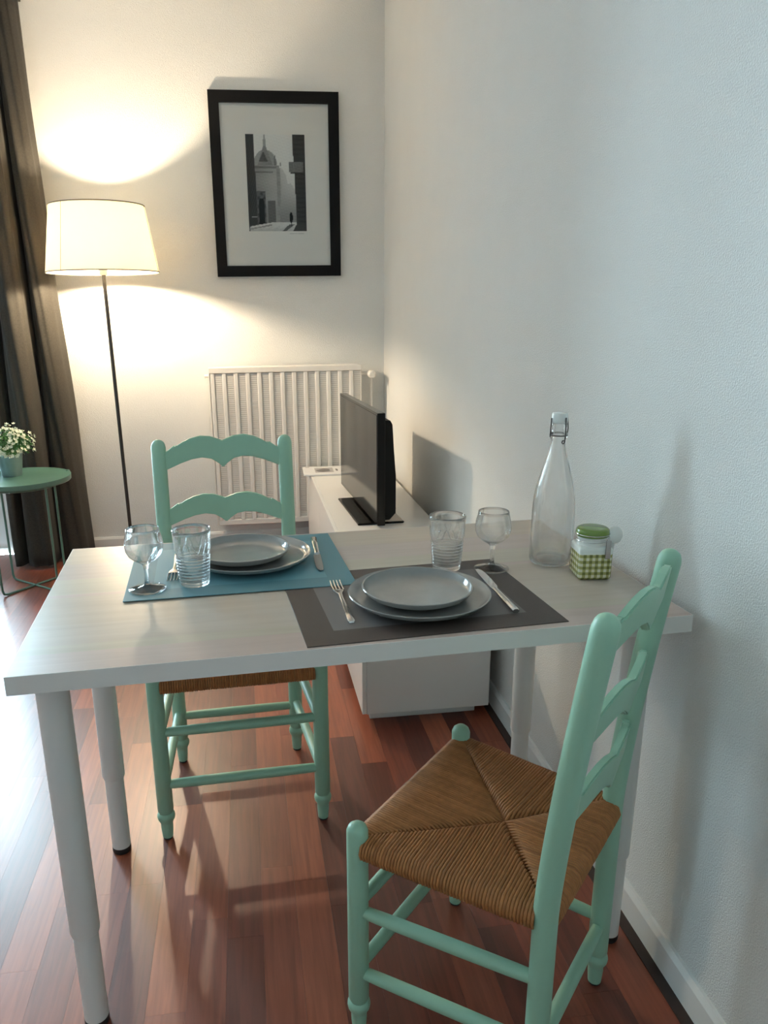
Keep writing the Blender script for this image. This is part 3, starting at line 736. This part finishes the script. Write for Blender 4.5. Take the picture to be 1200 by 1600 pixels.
# ------------------------------------------------------------------ on the table
def mat_obj(name, label, x, y, rz, w, h, z0, th, cb, ci, brd):
    b = MB(); b.box(0, w, 0, h, 0, th, .0005)
    o = b.build(name, weave(name+'_weave', cb, ci, w, h, brd), None, 0, (x, y, z0), rz); return tag(o, label, 'placemat', 'woven placemats')
mat_obj('placemat', 'dark brown woven placemat with a grey centre panel under the nearer plates', -.6800, -.0265, .0745, .440, .338, H+.0001, .0014, (.062, .043, .036), (.160, .142, .138), .052)
mat_obj('placemat', 'turquoise woven placemat under the farther plates', -.9935, .2150, .050, .432, .350, H+.0017, .0014, (.085, .235, .275), (.125, .310, .365), .050)
MZ1, MZ2 = H+.0015, H+.0031

def plate(label, x, y, z, r, h):
    t = tag(MB().lathe([(0, .0), (r*.55, .0), (r*.58, .002), (r*.60, .004), (r*.80, .0060), (r*.955, h*.60), (r, h-.0012), (r-.0008, h), (r-.0035, h-.0004), (r*.935, h*.62), (r*.86, .0095), (r*.60, .0082), (0, .0080)], 80).build('plate', 'plate', None, 60, (x, y, z)), label, 'plate', 'grey stoneware plates')
    return t
plate('larger grey plate at the bottom of the nearer pair, on the brown mat', -.4665, .1330, MZ1, .1265, .0215)
plate('smaller grey plate on top of the nearer pair, over the brown mat', -.4700, .1330, MZ1+.0083, .0985, .0240)
plate('larger grey plate at the bottom of the farther pair, on the turquoise mat', -.7615, .4080, MZ2, .1265, .0215)
plate('smaller grey plate on top of the farther pair, over the turquoise mat', -.7765, .4080, MZ2+.0083, .0985, .0240)

def tumbler(label, x, y, z):
    h, t = .110, .0022; out = []
    def R(q): return .0285+.0075*min(1, max(0, (q-.008)/.100))
    zz = 0.0; out = [(0, .0015), (.020, .0015), (.024, 0), (.0275, .0012), (R(.006), .006)]
    n = 8
    for k in range(n):
        z0_ = .010+k*.0062
        out += [(R(z0_)-.0006, z0_), (R(z0_)+.0010, z0_+.0022), (R(z0_)+.0010, z0_+.0036), (R(z0_)-.0006, z0_+.0060)]
    out += [(R(.066), .066), (R(.098), .098), (R(.102)+.0006, .104), (R(.108)+.0006, .1085), (R(.11)-.0006, h), (R(.11)-.0020, .1092)]
    inn = [(R(.10)-t, .100), (R(.06)-t-.0004, .060), (R(.012)-t-.0012, .012), (.020, .0085), (0, .0080)]
    b = MB(); b.lathe(out+inn, 48); g = b.build('tumbler', 'glass', None, 60, (x, y, z)); tag(g, label, 'glass', 'ridged tumblers')
    rel = MB()      # raised garland between rim and ridges
    for k in range(10):
        a0 = 2*PI*k/10; p = []
        for j in range(9):
            a = a0+(j/8-.5)*2*PI/10*.9; zq = .078+.010*math.cos((j/8-.5)*2*PI*.95)*(1 if k % 2 else -1); rr = R(zq)+.0001
            p.append(Vector((rr*math.cos(a), rr*math.sin(a), zq)))
        rel.tube(p, .0011, 6)
    rel.build('relief', 'glass', g); return g
tumbler('clear ridged tumbler on the turquoise placemat', -.8690, .2900, MZ2)
tumbler('clear ridged tumbler behind the nearer plates, on the brown placemat', -.3710, .3030, MZ1)

def wine_glass(label, x, y, z):
    out = [(0, .0), (.026, .0), (.0335, .0008), (.0345, .0020), (.0335, .0030), (.020, .0055), (.008, .0085), (.0048, .013), (.0040, .024), (.0042, .040), (.0060, .049), (.0100, .0535), (.0200, .0590), (.0300, .0680), (.0348, .0790), (.0356, .0880), (.0340, .1000), (.0305, .1140), (.0300, .1190), (.0292, .1200)]
    inn = [(.0286, .1192), (.0290, .1140), (.0325, .1000), (.0341, .0880), (.0333, .0795), (.0287, .0690), (.0192, .0605), (.0090, .0560), (0, .0550)]
    b = MB(); b.lathe(out+inn, 48); return tag(b.build('wine_glass', 'glass', None, 60, (x, y, z)), label, 'glass', 'stemmed wine glasses')
wine_glass('small stemmed wine glass on the turquoise placemat, left of the tumbler', -.9555, .2720, MZ2)
wine_glass('small stemmed wine glass near the bottle, on the brown placemat corner', -.2840, .2820, MZ1)

# cutlery: local +y = from handle end towards tip, lying flat
def fork(label, x, y, z, rz):
    t = thing('fork', label, 'fork', (x, y, z), rz, 'steel forks')
    prof = [(-.100, .0042, .0040), (-.098, .0058, .0055), (-.06, .0050, .0050), (-.02, .0038, .0042), (.01, .0030, .0045), (.030, .0036, .0062), (.042, .0075, .0064), (.052, .0108, .0050)]
    b = MB(); bm = b.bm; rows = []
    for yy, hw_, zz in prof: rows.append([bm.verts.new((sx*hw_, yy, zq)) for sx, zq in ((-1, zz-.0036), (1, zz-.0036), (1, zz-.0008), (.4, zz), (-.4, zz), (-1, zz-.0008))])
    for A, B in zip(rows, rows[1:]):
        for k in range(6): bm.faces.new((A[k], A[(k+1) % 6], B[(k+1) % 6], B[k]))
    bm.faces.new(rows[0][::-1]); bm.faces.new(rows[-1]); b.build('handle', 'steel', t, 50)
    for k in range(4):
        xo = -.0092+k*.00613
        MB().tube([Vector((xo, .051, .0034)), Vector((xo*1.02, .075, .0022)), Vector((xo, .100, .0050))], [.0019, .0017, .0010], 8).build('tine', 'steel', t)
    return t
def knife(label, x, y, z, rz):
    t = thing('knife', label, 'knife', (x, y, z), rz, 'steel knives')
    prof = [(-.112, .0052, .0072), (-.110, .0068, .0082), (-.07, .0058, .0076), (-.02, .0046, .0066), (-.006, .0048, .0064), (.0, .0056, .0060)]
    b = MB(); bm = b.bm; rows = []
    for yy, hw_, hz in prof: rows.append([bm.verts.new((sx*hw_, yy, .0001+hz*q)) for sx, q in ((-.6, 0), (.6, 0), (1, .3), (1, .7), (.5, 1), (-.5, 1), (-1, .7), (-1, .3))])
    for A, B in zip(rows, rows[1:]):
        for k in range(8): bm.faces.new((A[k], A[(k+1) % 8], B[(k+1) % 8], B[k]))
    bm.faces.new(rows[0][::-1]); bm.faces.new(rows[-1]); b.build('handle', 'steel', t, 50)
    bl_ = MB(); bl_.prism([(-.0050, -.001), (.0050, -.001), (.0088, .012), (.0098, .05), (.0092, .085), (.0066, .102), (.0020, .110), (-.0040, .108), (-.0060, .085), (-.0062, .012)], .0018, .0036, lambda u, v, d: Vector((u, v, d)))
    bl_.build('blade', 'steel', t, 30); return t
fork('steel fork left of the nearer plates, on the brown placemat', -.6010, .1530, MZ1, 0.02)
knife('steel knife right of the nearer plates, on the brown placemat', -.3160, .1650, MZ1+.0001, .0)
fork('steel fork behind the tumbler on the turquoise placemat', -.9150, .4000, MZ2, PI+.02)
knife('steel knife right of the farther plates, on the turquoise placemat', -.6200, .4250, MZ2+.0001, PI-.02)

# swing-top bottle
bt = thing('bottle', 'empty clear glass swing-top bottle standing by the wall', 'bottle', (-.1500, .3100, H))
prof = [(0, .010), (.015, .0065), (.030, .0015), (.036, .0), (.0400, .0015), (.0425, .006), (.0428, .012), (.0425, .060), (.0420, .110), (.0408, .135), (.0375, .156), (.0315, .180), (.0245, .204), (.0180, .226), (.0148, .242), (.0138, .252), (.0150, .254), (.0165, .257), (.0165, .266), (.0140, .270), (.0138, .276), (.0150, .278), (.0150, .284), (.0135, .2855)]
inn = [(.0105, .2850), (.0105, .250), (.0118, .242), (.0150, .226), (.0215, .204), (.0285, .180), (.0347, .156), (.0380, .135), (.0392, .110), (.0397, .060), (.0400, .016), (.0360, .0080), (.030, .0085), (.015, .0125), (0, .0150)]
MB().lathe(prof+inn, 56).build('glass_body', 'bottle_glass', bt, 60)
MB().lathe([(0, .2865), (.0150, .2865), (.0158, .2885), (.0155, .3000), (.0138, .3045), (.0060, .3060), (0, .3060)], 32).build('stopper', 'ceramic', bt)
MB().lathe([(.0106, .2855), (.0152, .2855), (.0156, .2866), (.0106, .2866)], 24, closed=True).build('seal', 'rubber_white', bt)
wr = .0013
def wire(pts): MB().tube([Vector(p) for p in pts], wr, 6).build('wire_bail', 'lamp_metal', bt)
wire([(-.0172, 0, .258), (-.0176, -.002, .275), (-.0165, 0, .294), (0, 0, .2945), (.0165, 0, .294), (.0176, -.002, .275), (.0172, 0, .258)])
wire([(.0060, -.0165, .297), (.0062, -.0182, .275), (.0060, -.0182, .258), (.0050, -.0190, .250), (.0020, -.0192, .2465), (-.0005, -.0190, .2490), (.0005, -.0188, .2525), (.0035, -.0186, .2530)])
wire([(.0166*math.cos(a), .0166*math.sin(a), .2615) for a in [2*PI*k/20 for k in range(21)]])

# gingham clip jar
jr = thing('jar', 'square gingham ceramic jar with a green clip lid beside the bottle', 'jar', (-.1080, .2180, H), -.12)
jb = MB(); jb.box(-.0320, .0320, -.0320, .0320, .0, .0660, .0075, 3); jb.build('body', 'gingham', jr, 60)
MB().lathe([(0, .060), (.0290, .0640), (.0275, .0685), (.0268, .0760), (.0285, .0775), (.0285, .0800), (0, .0800)], 40).build('neck', 'ceramic', jr)
MB().lathe([(.0268, .0800), (.0292, .0800), (.0295, .0818), (.0268, .0818)], 40, closed=True).build('seal', 'rubber_white', jr)
MB().lathe([(0, .0820), (.0300, .0820), (.0312, .0835), (.0312, .0900), (.0300, .0945), (.0270, .0970), (.0230, .0976), (0, .0980)], 48).build('lid', 'lid_green', jr)
MB().lathe([(.0318+.0009*math.cos(a), .0865+.0009*math.sin(a)) for a in [2*PI*j/6 for j in range(6)]], 40, closed=True).build('lid_wire', 'steel', jr)
MB().lathe([(.0282+.0009*math.cos(a), .0730+.0009*math.sin(a)) for a in [2*PI*j/6 for j in range(6)]], 40, closed=True).build('neck_wire', 'steel', jr)
cl = MB(); cl.box(.0150, .0250, -.0352, -.0330, .044, .080, .0008); cl.build('clasp', 'steel', jr, 30)
MB().tube([Vector((.0200, -.0340, .078)), Vector((.0220, -.0300, .084)), Vector((.0240, -.0220, .0865))], .0010, 6).build('clasp_wire', 'steel', jr)
sp_ = MB(); sp_.lathe([(0, -.0025), (.0150, -.0025), (.0170, -.0010), (.0170, .0010), (.0150, .0025), (0, .0025)], 28)
so = sp_.build('spoon_bowl', 'ceramic', jr); so.matrix_local = Matrix.Translation((.0445, .004, .0800)) @ Matrix.Rotation(PI/2-.25, 4, 'X') @ Matrix.Rotation(.3, 4, 'Y')
MB().tube([Vector((.0430, .004, .070)), Vector((.0400, .0035, .040)), Vector((.0375, .0035, .012))], [.0035, .003, .003], 10).build('spoon_handle', 'ceramic', jr)
